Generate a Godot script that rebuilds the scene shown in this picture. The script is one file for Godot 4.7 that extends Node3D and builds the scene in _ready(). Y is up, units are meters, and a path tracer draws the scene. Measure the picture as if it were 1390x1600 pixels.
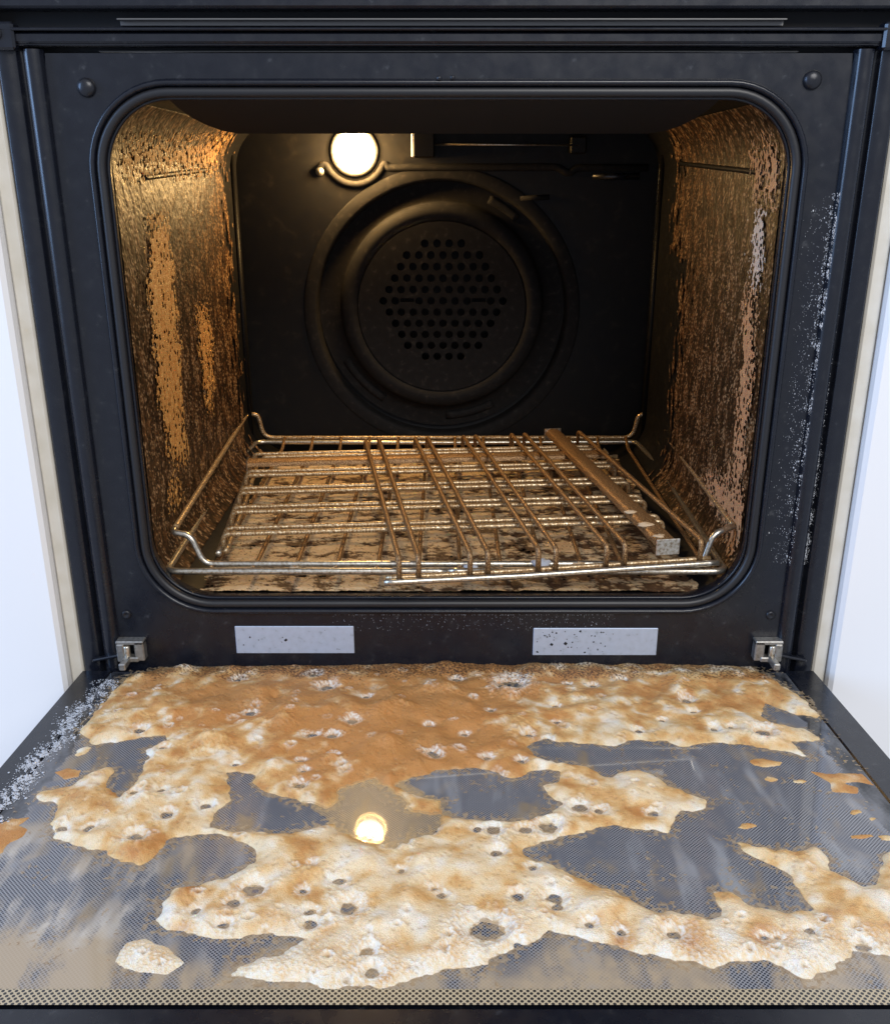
extends Node3D

const F := 1471.43
const PITCH := 0.34146
const EYE := Vector3(-0.0025, 0.3772, 0.6833)
const TILT := 0.0667
const BACK := -0.443
const WALL := 0.236

var M := {}
var rng := RandomNumberGenerator.new()

# ---------------------------------------------------------------- pixels to points
func ray(px: float, py: float) -> Vector3:
	var a := (px - 695.0) / F
	var b := (py - 800.0) / F
	return Vector3(a, -sin(PITCH) - b * cos(PITCH), -cos(PITCH) + b * sin(PITCH))

func on_z(px: float, py: float, z: float) -> Vector3:
	var r := ray(px, py)
	return EYE + r * ((z - EYE.z) / r.z)

func on_y(px: float, py: float, y: float) -> Vector3:
	var r := ray(px, py)
	return EYE + r * ((y - EYE.y) / r.y)

func on_x(px: float, py: float, x: float) -> Vector3:
	var r := ray(px, py)
	return EYE + r * ((x - EYE.x) / r.x)

func door_t() -> Vector3: return Vector3(0, sin(TILT), cos(TILT))
func door_n() -> Vector3: return Vector3(0, cos(TILT), -sin(TILT))

func on_door(px: float, py: float) -> Vector2:
	var r := ray(px, py)
	var p := EYE - r * (EYE.dot(door_n()) / r.dot(door_n()))
	return Vector2(p.x, p.dot(door_t()))

# ---------------------------------------------------------------- nodes
func tag(o: Node, label: String, category: String, group := "", kind := "") -> Node:
	o.set_meta("label", label)
	o.set_meta("category", category)
	if group: o.set_meta("group", group)
	if kind: o.set_meta("kind", kind)
	return o

func base(called: String, label: String, category: String, group := "") -> Node3D:
	var o := Node3D.new()
	o.name = called
	add_child(o, true)
	tag(o, label, category, group)
	return o

func put(called: String, mesh: Mesh, mat: Material, parent: Node) -> MeshInstance3D:
	var o := MeshInstance3D.new()
	o.name = called
	o.mesh = mesh
	o.material_override = mat
	parent.add_child(o, true)
	return o

# ---------------------------------------------------------------- shapes
func grid(pts: PackedVector3Array, nu: int, nv: int, wrap_u: bool, wrap_v: bool, inside: Vector3, flat := false) -> ArrayMesh:
	var st := SurfaceTool.new()
	st.begin(Mesh.PRIMITIVE_TRIANGLES)
	if flat: st.set_smooth_group(-1)
	for p in pts:
		st.add_vertex(p)
	var a0 := pts[0]
	var nrm := (pts[1] - a0).cross(pts[nv] - a0)
	var flip := nrm.dot(a0 - inside) > 0.0
	for i in (nu if wrap_u else nu - 1):
		for j in (nv if wrap_v else nv - 1):
			var a := i * nv + j
			var b := i * nv + (j + 1) % nv
			var c := ((i + 1) % nu) * nv + (j + 1) % nv
			var d := ((i + 1) % nu) * nv + j
			for k in ([a, c, b, a, d, c] if flip else [a, b, c, a, c, d]):
				st.add_index(k)
	st.generate_normals()
	return st.commit()

func bend(path: Array, r: float, n := 5) -> PackedVector3Array:
	# rounds the inner corners of a polyline
	var out := PackedVector3Array([path[0]])
	for i in range(1, path.size() - 1):
		var p: Vector3 = path[i]
		var a: Vector3 = path[i - 1] - p
		var b: Vector3 = path[i + 1] - p
		var k := minf(r, minf(a.length(), b.length()) * 0.48)
		var s := p + a.normalized() * k
		var e := p + b.normalized() * k
		for j in n + 1:
			var f := float(j) / n
			out.append(s.lerp(p, f).lerp(p.lerp(e, f), f))
	out.append(path[-1])
	return out

func tube(path: PackedVector3Array, radius: float, closed := false, sides := 8, squash := Vector3.ONE, lumps := 0.0) -> ArrayMesh:
	var n := path.size()
	var pts := PackedVector3Array()
	var t0 := (path[1] - path[0]).normalized()
	var nn := t0.cross(Vector3(0.31, 0.9, 0.27)).normalized()
	for i in n:
		var prev := path[(i - 1 + n) % n] if closed or i > 0 else path[i]
		var next := path[(i + 1) % n] if closed or i < n - 1 else path[i]
		var t := (next - prev).normalized()
		nn = (nn - t * nn.dot(t)).normalized()
		var bb := t.cross(nn)
		var rr := radius * (1.0 + lumps * rng.randf_range(-1.0, 1.0))
		for j in sides:
			var a := TAU * j / sides
			pts.append(path[i] + (nn * cos(a) + bb * sin(a)) * rr * squash)
	if not closed:   # caps: pull a ring of almost no radius onto each end
		var head := PackedVector3Array()
		var tail := PackedVector3Array()
		for j in sides:
			head.append(path[0].lerp(pts[j], 0.02))
			tail.append(path[n - 1].lerp(pts[(n - 1) * sides + j], 0.02))
		pts = head + pts + tail
		n += 2
		return grid_from(pts, n, sides, path[0])
	return grid(pts, n, sides, true, true, path[0])

func grid_from(pts: PackedVector3Array, n: int, sides: int, _c: Vector3) -> ArrayMesh:
	# orientation taken from the second ring, which is a true ring
	var c := Vector3.ZERO
	for j in sides: c += pts[sides + j] / sides
	var nrm := (pts[sides + 1] - pts[sides]).cross(pts[2 * sides] - pts[sides])
	var out := nrm.dot(pts[sides] - c) > 0.0
	var nrm0 := (pts[1] - pts[0]).cross(pts[sides] - pts[0])
	var inside := pts[0] - nrm0 if out else pts[0] + nrm0
	return grid(pts, n, sides, false, true, inside)

func dense(path: PackedVector3Array, step: float) -> PackedVector3Array:
	var out := PackedVector3Array()
	for i in path.size() - 1:
		var k := maxi(1, int(path[i].distance_to(path[i + 1]) / step))
		for j in k:
			out.append(path[i].lerp(path[i + 1], float(j) / k))
	out.append(path[-1])
	return out

func box_mesh(c: Vector3, s: Vector3, bev: float, basis := Basis()) -> ArrayMesh:
	var st := SurfaceTool.new()
	st.begin(Mesh.PRIMITIVE_TRIANGLES)
	st.set_smooth_group(-1)
	box_into(st, c, s, bev, basis)
	st.generate_normals()
	return st.commit()

func box_into(st: SurfaceTool, c: Vector3, s: Vector3, bev: float, basis := Basis()) -> void:
	var h := s / 2.0
	bev = minf(bev, minf(h.x, minf(h.y, h.z)) * 0.9)
	var v := func(sx: int, sy: int, sz: int, k: int) -> Vector3:
		var p := Vector3(sx * (h.x - bev), sy * (h.y - bev), sz * (h.z - bev))
		p[k] = [sx, sy, sz][k] * h[k]
		return p
	var faces := []
	for k in 3:
		var u := (k + 1) % 3
		var w := (k + 2) % 3
		for sgn in [-1, 1]:
			var q := []
			for pr in [[-1, -1], [1, -1], [1, 1], [-1, 1]]:
				var g := [0, 0, 0]
				g[k] = sgn; g[u] = pr[0]; g[w] = pr[1]
				q.append(v.call(g[0], g[1], g[2], k))
			faces.append(q)
		for su in [-1, 1]:
			for sw in [-1, 1]:
				var g1 := [0, 0, 0]
				g1[u] = su; g1[w] = sw; g1[k] = -1
				var g2 := g1.duplicate()
				g2[k] = 1
				faces.append([v.call(g1[0], g1[1], g1[2], u), v.call(g2[0], g2[1], g2[2], u), v.call(g2[0], g2[1], g2[2], w), v.call(g1[0], g1[1], g1[2], w)])
	for sx in [-1, 1]:
		for sy in [-1, 1]:
			for sz in [-1, 1]:
				faces.append([v.call(sx, sy, sz, 0), v.call(sx, sy, sz, 1), v.call(sx, sy, sz, 2)])
	for q in faces:
		var mid := Vector3.ZERO
		for p in q: mid += p / q.size()
		var nrm: Vector3 = (q[1] - q[0]).cross(q[2] - q[0])
		if nrm.dot(mid) > 0.0: q.reverse()
		for k in range(1, q.size() - 1):
			for p in [q[0], q[k], q[k + 1]]:
				st.add_vertex(c + basis * p)

func lathe(profile: Array, centre: Vector3, sides: int, axis := Vector3(0, 0, 1)) -> ArrayMesh:
	# profile: Vector2(radius, height along axis), turned round the axis
	var x := axis.cross(Vector3(0.3, 0.9, 0.1)).normalized()
	var y := axis.cross(x)
	var pts := PackedVector3Array()
	for p in profile:
		for j in sides:
			var a := TAU * j / sides
			pts.append(centre + (x * cos(a) + y * sin(a)) * maxf(p.x, 1e-5) + axis * p.y)
	var d: Vector2 = profile[1] - profile[0]
	# the outside of the profile lies to the left of its run
	var rad: Vector3 = (pts[0] - centre - axis * profile[0].y).normalized()
	var outward: Vector3 = rad * d.y - axis * d.x
	return grid(pts, profile.size(), sides, false, true, pts[0] - outward)

func round_rect(hw: float, y0: float, y1: float, r: float, off: float, n := 10) -> PackedVector2Array:
	var out := PackedVector2Array()
	for q in 4:
		var cx := (hw - r) * (1 if q in [0, 3] else -1)
		var cy := (y1 - r) if q in [0, 1] else (y0 + r)
		for j in n + 1:
			var a := PI / 2 * (q + float(j) / n)
			out.append(Vector2(cx, cy) + Vector2(cos(a), sin(a)) * (r + off))
	return out

func sweep(profile: Array, hw: float, y0: float, y1: float, r: float) -> ArrayMesh:
	# profile: Vector2(outward offset, z) carried round a rounded rectangle
	var pts := PackedVector3Array()
	var n := 0
	for p in profile:
		var loop := round_rect(hw, y0, y1, r, p.x, 12)
		n = loop.size()
		for q in loop: pts.append(Vector3(q.x, q.y, p.y))
	var d: Vector2 = profile[1] - profile[0]
	var q0 := pts[0]
	var outward := Vector3(-d.y, 0, d.x)
	return grid(pts, profile.size(), n, false, true, q0 + outward)

func extrude(profile: Array, y0: float, y1: float, s: float) -> ArrayMesh:
	var pts := PackedVector3Array()
	for p in profile:
		pts.append(Vector3(p.x * s, y0, p.y))
		pts.append(Vector3(p.x * s, y1, p.y))
	return grid(pts, profile.size(), 2, false, false, pts[0] + Vector3(0, 0, -1))

# a relief laid on a plane: cells where keep() holds, height and colour per vertex
func relief(o: Vector3, u: Vector3, v: Vector3, nrm: Vector3, nu: int, nv: int, step: float, h: PackedFloat32Array, col: PackedColorArray, keep: PackedByteArray) -> ArrayMesh:
	var id := PackedInt32Array()
	id.resize(nu * nv)
	id.fill(-1)
	var ps := PackedVector3Array()
	var ns := PackedVector3Array()
	var cs := PackedColorArray()
	var ix := PackedInt32Array()
	for j in nv - 1:
		for i in nu - 1:
			var a := j * nu + i
			if keep[a] + keep[a + 1] + keep[a + nu] + keep[a + nu + 1] < 4: continue
			for k in [a, a + 1, a + nu, a + nu + 1]:
				if id[k] < 0:
					id[k] = ps.size()
					var x: int = k % nu
					var y: int = k / nu
					ps.append(o + u * (x * step) + v * (y * step) + nrm * h[k])
					var dx := (h[mini(x + 1, nu - 1) + y * nu] - h[maxi(x - 1, 0) + y * nu]) / (2.0 * step)
					var dy := (h[x + mini(y + 1, nv - 1) * nu] - h[x + maxi(y - 1, 0) * nu]) / (2.0 * step)
					ns.append((nrm - u * dx - v * dy).normalized())
					cs.append(col[k])
			var q := [id[a], id[a + 1], id[a + nu + 1], id[a + nu]]
			ix.append_array(PackedInt32Array([q[0], q[1], q[2], q[0], q[2], q[3]]))
	if ix.size():   # clockwise from the front
		var nn := (ps[ix[1]] - ps[ix[0]]).cross(ps[ix[2]] - ps[ix[0]])
		if nn.dot(nrm) > 0.0: ix.reverse()
	var arr := []
	arr.resize(Mesh.ARRAY_MAX)
	arr[Mesh.ARRAY_VERTEX] = ps
	arr[Mesh.ARRAY_NORMAL] = ns
	arr[Mesh.ARRAY_COLOR] = cs
	arr[Mesh.ARRAY_INDEX] = ix
	var m := ArrayMesh.new()
	m.add_surface_from_arrays(Mesh.PRIMITIVE_TRIANGLES, arr)
	return m

func spread(keep: PackedByteArray, nu: int, nv: int, step: float) -> PackedFloat32Array:
	# distance to the nearest cell that is not kept
	var d := PackedFloat32Array()
	d.resize(nu * nv)
	for k in nu * nv: d[k] = 1.0 if keep[k] else 0.0
	var s2 := step * 1.414
	for j in nv:
		for i in nu:
			var k := j * nu + i
			if d[k] == 0.0: continue
			var b := d[k]
			if i > 0: b = minf(b, d[k - 1] + step)
			if j > 0:
				b = minf(b, d[k - nu] + step)
				if i > 0: b = minf(b, d[k - nu - 1] + s2)
				if i < nu - 1: b = minf(b, d[k - nu + 1] + s2)
			d[k] = b
	for jj in nv:
		var j := nv - 1 - jj
		for ii in nu:
			var i := nu - 1 - ii
			var k := j * nu + i
			if d[k] == 0.0: continue
			var b := d[k]
			if i < nu - 1: b = minf(b, d[k + 1] + step)
			if j < nv - 1:
				b = minf(b, d[k + nu] + step)
				if i < nu - 1: b = minf(b, d[k + nu + 1] + s2)
				if i > 0: b = minf(b, d[k + nu - 1] + s2)
			d[k] = b
	return d

func noise(freq: float, sd: int, kind := FastNoiseLite.TYPE_SIMPLEX_SMOOTH, oct := 3) -> FastNoiseLite:
	var n := FastNoiseLite.new()
	n.noise_type = kind
	n.frequency = freq
	n.seed = sd
	n.fractal_octaves = oct
	if oct == 1: n.fractal_type = FastNoiseLite.FRACTAL_NONE
	return n

# ---------------------------------------------------------------- materials
func mat(col: Color, rough: float, metal := 0.0) -> StandardMaterial3D:
	var m := StandardMaterial3D.new()
	m.albedo_color = col.linear_to_srgb()
	m.roughness = rough
	m.metallic = metal
	return m

func tex(freq: float, sd: int, stops: Array, size := 512, oct := 5, kind := FastNoiseLite.TYPE_SIMPLEX_SMOOTH) -> NoiseTexture2D:
	var t := NoiseTexture2D.new()
	t.width = size
	t.height = size
	t.seamless = true
	t.noise = noise(freq, sd, kind, oct)
	var g := Gradient.new()
	g.offsets = PackedFloat32Array(stops.map(func(s): return s[0]))
	g.colors = PackedColorArray(stops.map(func(s): return (s[1] as Color).linear_to_srgb()))
	t.color_ramp = g
	return t

func raw(freq: float, sd: int, lo: float, hi: float, size := 512, oct := 5) -> NoiseTexture2D:
	var t := NoiseTexture2D.new()
	t.width = size
	t.height = size
	t.seamless = true
	t.noise = noise(freq, sd, FastNoiseLite.TYPE_SIMPLEX_SMOOTH, oct)
	var g := Gradient.new()
	g.colors = PackedColorArray([Color(lo, lo, lo), Color(hi, hi, hi)])
	t.color_ramp = g
	return t

func tri(m: StandardMaterial3D, scale: float) -> StandardMaterial3D:
	m.uv1_triplanar = true
	m.uv1_world_triplanar = true
	m.uv1_scale = Vector3.ONE * scale
	return m

func materials() -> void:
	# black vitreous enamel with a little dust and wiped grease
	var e := tri(mat(Color(1, 1, 1), 1.0), 5.0)
	e.albedo_texture = tex(0.03, 3, [[0.0, Color(0.0050, 0.0062, 0.011)], [0.62, Color(0.0065, 0.0078, 0.013)], [0.80, Color(0.010, 0.0115, 0.016)], [0.92, Color(0.035, 0.037, 0.043)]])
	e.roughness_texture = raw(0.02, 8, 0.2, 0.36)
	M.enamel = e
	var f := tri(mat(Color(1, 1, 1), 1.0), 4.0)
	f.albedo_texture = tex(0.02, 5, [[0.0, Color(0.006, 0.006, 0.007)], [0.7, Color(0.008, 0.0075, 0.0075)], [0.92, Color(0.016, 0.014, 0.012)]])
	f.roughness_texture = raw(0.05, 18, 0.42, 0.58)
	f.metallic_specular = 0.3
	M.liner = f
	M.shield = mat(Color(0.016, 0.0155, 0.0155), 0.6)
	M.shield.metallic_specular = 0.4
	M.fan = tri(mat(Color(1, 1, 1), 0.75), 6.0)
	M.fan.metallic_specular = 0.3
	M.fan.albedo_texture = tex(0.03, 15, [[0.0, Color(0.010, 0.0095, 0.0095)], [0.65, Color(0.014, 0.013, 0.013)], [0.9, Color(0.035, 0.031, 0.027)]])
	M.trim = mat(Color(0.20, 0.195, 0.19), 0.4, 0.7)
	M.rubber = mat(Color(0.012, 0.012, 0.014), 0.42)
	M.dark = mat(Color(0.004, 0.004, 0.005), 0.7)
	M.screw = mat(Color(0.02, 0.021, 0.026), 0.3, 0.4)
	M.white = tri(mat(Color(0.80, 0.80, 0.81), 0.35), 1.0)
	M.cream = tri(mat(Color(1, 1, 1), 0.45), 6.0)
	M.cream.albedo_texture = tex(0.01, 25, [[0.0, Color(0.56, 0.52, 0.43)], [0.5, Color(0.62, 0.58, 0.50)], [1.0, Color(0.66, 0.63, 0.56)]])
	var p := tri(mat(Color(0.80, 0.90, 1.06), 0.5, 0.55), 9.0)
	p.albedo_texture = tex(0.03, 35, [[0.0, Color(0.40, 0.41, 0.42)], [0.25, Color(0.60, 0.61, 0.63)], [1.0, Color(0.66, 0.67, 0.70)]])
	M.plate = p
	var s := tri(mat(Color(1, 1, 1), 0.4, 0.8), 14.0)
	s.albedo_texture = tex(0.03, 45, [[0.0, Color(0.14, 0.12, 0.10)], [0.35, Color(0.32, 0.31, 0.29)], [1.0, Color(0.46, 0.45, 0.43)]])
	M.steel = s
	# rack wire: chrome under baked brown grease
	var w := tri(mat(Color(1, 1, 1), 1.0, 1.0), 22.0)
	w.albedo_texture = tex(0.035, 55, [[0.0, Color(0.05, 0.022, 0.008)], [0.34, Color(0.22, 0.11, 0.04)], [0.54, Color(0.42, 0.28, 0.13)], [0.7, Color(0.66, 0.56, 0.40)], [1.0, Color(0.8, 0.75, 0.64)]])
	w.metallic_texture = raw(0.035, 55, -0.3, 1.3)
	w.roughness_texture = raw(0.06, 58, 0.55, 0.22)
	w.heightmap_enabled = true
	w.heightmap_texture = raw(0.1, 59, 0.0, 1.0, 256)
	w.heightmap_scale = 0.02
	M.wire = w
	var d := tri(mat(Color(1, 1, 1), 1.0, 0.5), 22.0)
	d.albedo_texture = tex(0.05, 65, [[0.0, Color(0.03, 0.014, 0.006)], [0.4, Color(0.16, 0.075, 0.028)], [0.6, Color(0.38, 0.22, 0.09)], [1.0, Color(0.62, 0.48, 0.3)]])
	d.roughness_texture = raw(0.06, 68, 0.65, 0.3)
	d.heightmap_enabled = true
	d.heightmap_texture = w.heightmap_texture
	d.heightmap_scale = 0.04
	M.rust = d
	M.chrome = tri(mat(Color(1, 1, 1), 0.28, 0.9), 18.0)
	M.chrome.albedo_texture = tex(0.03, 75, [[0.0, Color(0.16, 0.09, 0.04)], [0.4, Color(0.5, 0.45, 0.36)], [1.0, Color(0.78, 0.76, 0.72)]])
	var b := mat(Color(1.0, 0.86, 0.6), 0.3)
	b.emission_enabled = true
	b.emission = Color(1.0, 0.93, 0.76)
	b.emission_energy_multiplier = 46.0
	M.bulb = b
	var fo := mat(Color(1, 1, 1), 0.62)
	fo.vertex_color_use_as_albedo = true
	fo.subsurf_scatter_enabled = true
	fo.subsurf_scatter_strength = 0.12
	tri(fo, 20.0)
	fo.heightmap_enabled = true
	fo.heightmap_texture = raw(0.09, 91, 0.0, 1.0, 512, 4)
	fo.heightmap_scale = 0.045
	fo.albedo_texture = tex(0.12, 92, [[0.0, Color(0.62, 0.55, 0.47)], [0.38, Color(0.90, 0.88, 0.86)], [0.6, Color(1, 1, 1)], [1.0, Color(1, 1, 1)]], 512, 4)
	M.film = mat(Color(1, 1, 1), 0.4)
	M.film.vertex_color_use_as_albedo = true
	M.film.transparency = BaseMaterial3D.TRANSPARENCY_ALPHA
	M.film.albedo_color.a = 0.42
	M.foam = fo
	var gr := mat(Color(1, 1, 1), 0.5)
	gr.metallic_specular = 0.42
	gr.vertex_color_use_as_albedo = true
	M.grime = gr
	M.wet = mat(Color(0.40, 0.31, 0.18), 0.34)
	M.wet.albedo_color.a = 0.36
	M.wet.metallic_specular = 0.7
	M.wet.transparency = BaseMaterial3D.TRANSPARENCY_ALPHA
	M.speck = mat(Color(0.46, 0.48, 0.52), 0.7)
	M.clot = mat(Color(0.50, 0.36, 0.22), 0.7)
	# door glass: printed dot screen under clear gloss, with dried films and painted reflection streaks on it
	var im := Image.create(48, 48, false, Image.FORMAT_RGB8)
	for y in 48:
		for x in 48:
			var best := 99.0
			for c in [Vector2(0, 0), Vector2(48, 0), Vector2(0, 48), Vector2(48, 48), Vector2(24, 24)]:
				best = minf(best, Vector2(x + 0.5, y + 0.5).distance_to(c))
			var k := smoothstep(11.0, 14.0, best)
			im.set_pixel(x, y, Color(0.022, 0.026, 0.038).lerp(Color(0.26, 0.265, 0.285), k).linear_to_srgb())
	var g := mat(Color(1, 1, 1), 0.035)
	g.albedo_texture = ImageTexture.create_from_image(im)
	g.metallic_specular = 0.5
	M.glass = g

# ---------------------------------------------------------------- the scene
func _ready() -> void:
	rng.seed = 7
	var cam := Camera3D.new()
	cam.name = "camera"
	cam.position = EYE
	cam.rotation = Vector3(-PITCH, 0, 0)
	cam.fov = 57.065
	cam.near = 0.02
	cam.far = 30.0
	add_child(cam)
	cam.current = true
	var env := Environment.new()
	env.background_mode = Environment.BG_COLOR
	env.background_color = Color(0.40, 0.44, 0.53).linear_to_srgb()
	env.tonemap_mode = Environment.TONE_MAPPER_LINEAR
	env.tonemap_exposure = 1.12
	env.sdfgi_enabled = true
	env.ssao_enabled = true
	env.ssil_enabled = true
	var we := WorldEnvironment.new()
	we.name = "world"
	we.environment = env
	add_child(we)
	var win := AreaLight3D.new()   # the kitchen window behind the photographer
	win.name = "window_light"
	win.area_size = Vector2(1.5, 1.2)
	win.light_energy = 4.6
	win.light_color = Color(1.0, 0.985, 0.96)
	win.shadow_enabled = true
	win.position = Vector3(0.7, 1.75, 1.9)
	add_child(win)
	win.look_at(Vector3(0, 0.1, 0.1))

	var side := AreaLight3D.new()   # a cooler window on the photographer's left
	side.name = "side_window_light"
	side.area_size = Vector2(1.0, 1.3)
	side.light_energy = 4.0
	side.light_color = Color(0.62, 0.78, 1.0)
	side.shadow_enabled = true
	side.position = Vector3(-2.3, 0.9, 0.95)
	add_child(side)
	side.look_at(Vector3(0, 0.2, 0.1))

	materials()
	cabinets()
	var oven := base("oven", "black built-in oven with its door lowered and the lamp lit inside", "oven")
	front(oven)
	cavity(oven)
	fan(oven)
	lamp(oven)
	door(oven)
	racks()
	foam_on_door()
	wall_foam()
	floor_foam()
	specks()

func cabinets() -> void:
	for s in [-1, 1]:
		var c := base("kitchen_cabinet", "white kitchen cabinet front on the side of the black-spotted metal plate" if s > 0 else "white kitchen cabinet front beside the door edge dusted with white powder", "cabinet", "cabinets flanking the oven")
		put("edge_trim", box_mesh(Vector3(s * 0.3035, 0.3, -0.15), Vector3(0.0110, 1.8, 0.3), 0.0015), M.cream, c)
		put("front_panel", box_mesh(Vector3(s * 0.7175, 0.3, -0.141), Vector3(0.8155, 1.8, 0.3), 0.003), M.white, c)

const HW := 0.232
const Y0 := 0.0613
const Y1 := 0.4263
const RAD := 0.046

func front(oven: Node3D) -> void:
	# flat panel round the mouth: from the rim's foot out to a rectangle
	var loop := round_rect(HW, Y0, Y1, RAD, 0.0125, 12)
	var pts := PackedVector3Array()
	var mid := Vector2(0, 0.225)
	for p in loop:
		pts.append(Vector3(p.x, p.y, 0))
	for p in loop:
		var d := p - mid
		var hh := Vector2(0.266, 0.229 if d.y > 0 else 0.255)
		var k := minf(hh.x / maxf(absf(d.x), 1e-6), hh.y / maxf(absf(d.y), 1e-6))
		var q := mid + d * k
		pts.append(Vector3(q.x, q.y, 0))
	var fill := grid(pts, 2, loop.size(), false, true, pts[0] + Vector3(0, 0, -1))
	put("front_panel", fill, M.enamel, oven)
	var n12 := loop.size()
	var back_plate := PackedVector3Array()
	for p in loop: back_plate.append(Vector3(p.x, p.y, -0.0012))
	for p in loop:
		var d := p - mid
		var big := mid + d.normalized() * 0.36
		big.x = clampf(big.x, -0.266, 0.266)
		big.y = clampf(big.y, -0.03, 0.454)
		back_plate.append(Vector3(big.x, big.y, -0.0012))
	put("back_plate", grid(back_plate, 2, n12, false, true, back_plate[0] + Vector3(0, 0, -1)), M.enamel, oven)
	put("mouth_rim", sweep([Vector2(0.0125, -0.001), Vector2(0.0122, 0.002), Vector2(0.0112, 0.0042), Vector2(0.0098, 0.005), Vector2(0.0084, 0.0042), Vector2(0.0076, 0.002), Vector2(0.0074, -0.005)], HW, Y0, Y1, RAD), M.enamel, oven)
	var gasket := PackedVector3Array()
	for p in round_rect(HW, Y0, Y1, RAD, 0.0042, 14): gasket.append(Vector3(p.x, p.y, 0.0005))
	put("door_gasket", tube(gasket, 0.0033, true, 10), M.rubber, oven)
	put("mouth_lip", sweep([Vector2(0.0078, -0.003), Vector2(0.0022, -0.003), Vector2(0.0004, -0.002), Vector2(-0.0004, -0.003), Vector2(0.0, -0.006), Vector2(0.004, -0.02)], HW, Y0, Y1, RAD), M.enamel, oven)
	var prof := [Vector2(0.2655, -0.001), Vector2(0.2664, 0.003), Vector2(0.2685, 0.0052), Vector2(0.273, 0.006), Vector2(0.2772, 0.0045), Vector2(0.2785, -0.003), Vector2(0.2812, -0.004), Vector2(0.2822, 0.0015), Vector2(0.2832, 0.003), Vector2(0.2945, 0.003), Vector2(0.296, 0.002), Vector2(0.2968, -0.003), Vector2(0.297, -0.06)]
	for s in [-1, 1]:
		put("side_strip", extrude(prof, -0.06, 0.456, s), M.enamel, oven)
	# above the panel: dark gap, ribbed trim bar, thin metal lip and the fascia
	put("top_recess", box_mesh(Vector3(0, 0.4745, -0.03), Vector3(0.594, 0.04, 0.04), 0.001), M.dark, oven)
	var bar := SurfaceTool.new()
	bar.begin(Mesh.PRIMITIVE_TRIANGLES)
	bar.set_smooth_group(-1)
	box_into(bar, Vector3(0, 0.4625, 0.0), Vector3(0.572, 0.0066, 0.012), 0.0012)
	box_into(bar, Vector3(0, 0.4672, 0.0012), Vector3(0.580, 0.0017, 0.016), 0.0006)
	box_into(bar, Vector3(0, 0.4588, -0.001), Vector3(0.566, 0.0016, 0.010), 0.0005)
	bar.generate_normals()
	put("trim_bar", bar.commit(), M.enamel, oven)
	var lip := SurfaceTool.new()
	lip.begin(Mesh.PRIMITIVE_TRIANGLES)
	lip.set_smooth_group(-1)
	box_into(lip, Vector3(0.002, 0.4738, -0.001), Vector3(0.434, 0.0011, 0.006), 0.0003)
	box_into(lip, Vector3(0.002, 0.4722, -0.007), Vector3(0.434, 0.0030, 0.004), 0.0003)
	lip.generate_normals()
	put("vent_lip", lip.commit(), M.trim, oven)
	put("gap_edge", box_mesh(Vector3(0, 0.4553, -0.004), Vector3(0.46, 0.0007, 0.004), 0.0003), M.trim, oven)
	put("fascia", box_mesh(Vector3(0, 0.5085, 0.0), Vector3(0.594, 0.0585, 0.016), 0.0015), M.enamel, oven)
	for s in [-1, 1]:
		var br := put("corner_bracket", box_mesh(Vector3(s * 0.2885, 0.4633, 0.003), Vector3(0.0165, 0.0165, 0.012), 0.0015), M.enamel, oven)
		put("screw", lathe([Vector2(0.004, 0.0), Vector2(0.0038, 0.0012), Vector2(0.0022, 0.0018), Vector2(0.001, 0.0008), Vector2(0.0, 0.0006)], Vector3(s * 0.2915, 0.4645, 0.009), 16), M.screw, br)
	for q in [[136, 137, 0.0062], [1268, 125, 0.0062]]:
		put("screw", lathe([Vector2(q[2], -0.001), Vector2(q[2] * 0.98, 0.0015), Vector2(q[2] * 0.8, 0.0032), Vector2(q[2] * 0.4, 0.0042), Vector2(0.0, 0.0044)], on_z(q[0], q[1], 0.0), 20), M.screw, oven)
	for q in [[198, 960], [1203, 961]]:
		put("screw", lathe([Vector2(0.0038, -0.001), Vector2(0.0037, 0.001), Vector2(0.0024, 0.002), Vector2(0.0014, 0.0012), Vector2(0.0, 0.001)], on_z(q[0], q[1], 0.0), 16), M.screw, oven)
	for q in [[686, 122], [707, 121]]:
		put("rivet", lathe([Vector2(0.0017, 0.0), Vector2(0.0014, 0.0008), Vector2(0.0, 0.0011)], on_z(q[0], q[1], 0.0047), 12), M.screw, oven)
	# two bright plates under the mouth
	for q in [[367, 978, 554, 1020], [833, 981, 1024, 1023]]:
		var a := on_z(q[0], q[1], 0.0)
		var b := on_z(q[2], q[3], 0.0)
		var pl := put("metal_plate", box_mesh(Vector3((a.x + b.x) / 2, (a.y + b.y) / 2, 0.0004), Vector3(absf(b.x - a.x), absf(a.y - b.y), 0.0014), 0.0004), M.plate, oven)
		var st := SurfaceTool.new()
		st.begin(Mesh.PRIMITIVE_TRIANGLES)
		for k in (10 if q[0] < 500 else 42):
			var cx := rng.randf_range(0.03, 0.65 if q[0] > 500 else 0.95)
			var c := Vector3(lerpf(a.x, b.x, cx), lerpf(a.y, b.y, rng.randf_range(0.1, 0.9)), 0.00115)
			var r := rng.randf_range(0.0002, 0.0006) * (2.4 if rng.randf() < 0.12 else 1.0)
			box_into(st, c, Vector3(r * 2.0, r * rng.randf_range(1.4, 2.6), 0.0003), 0.0001, Basis(Vector3(0, 0, 1), rng.randf() * 3.0))
		st.generate_normals()
		var sp := put("grease_spots", st.commit(), M.dark, pl)
		sp.set_meta("kind", "stuff")
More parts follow.
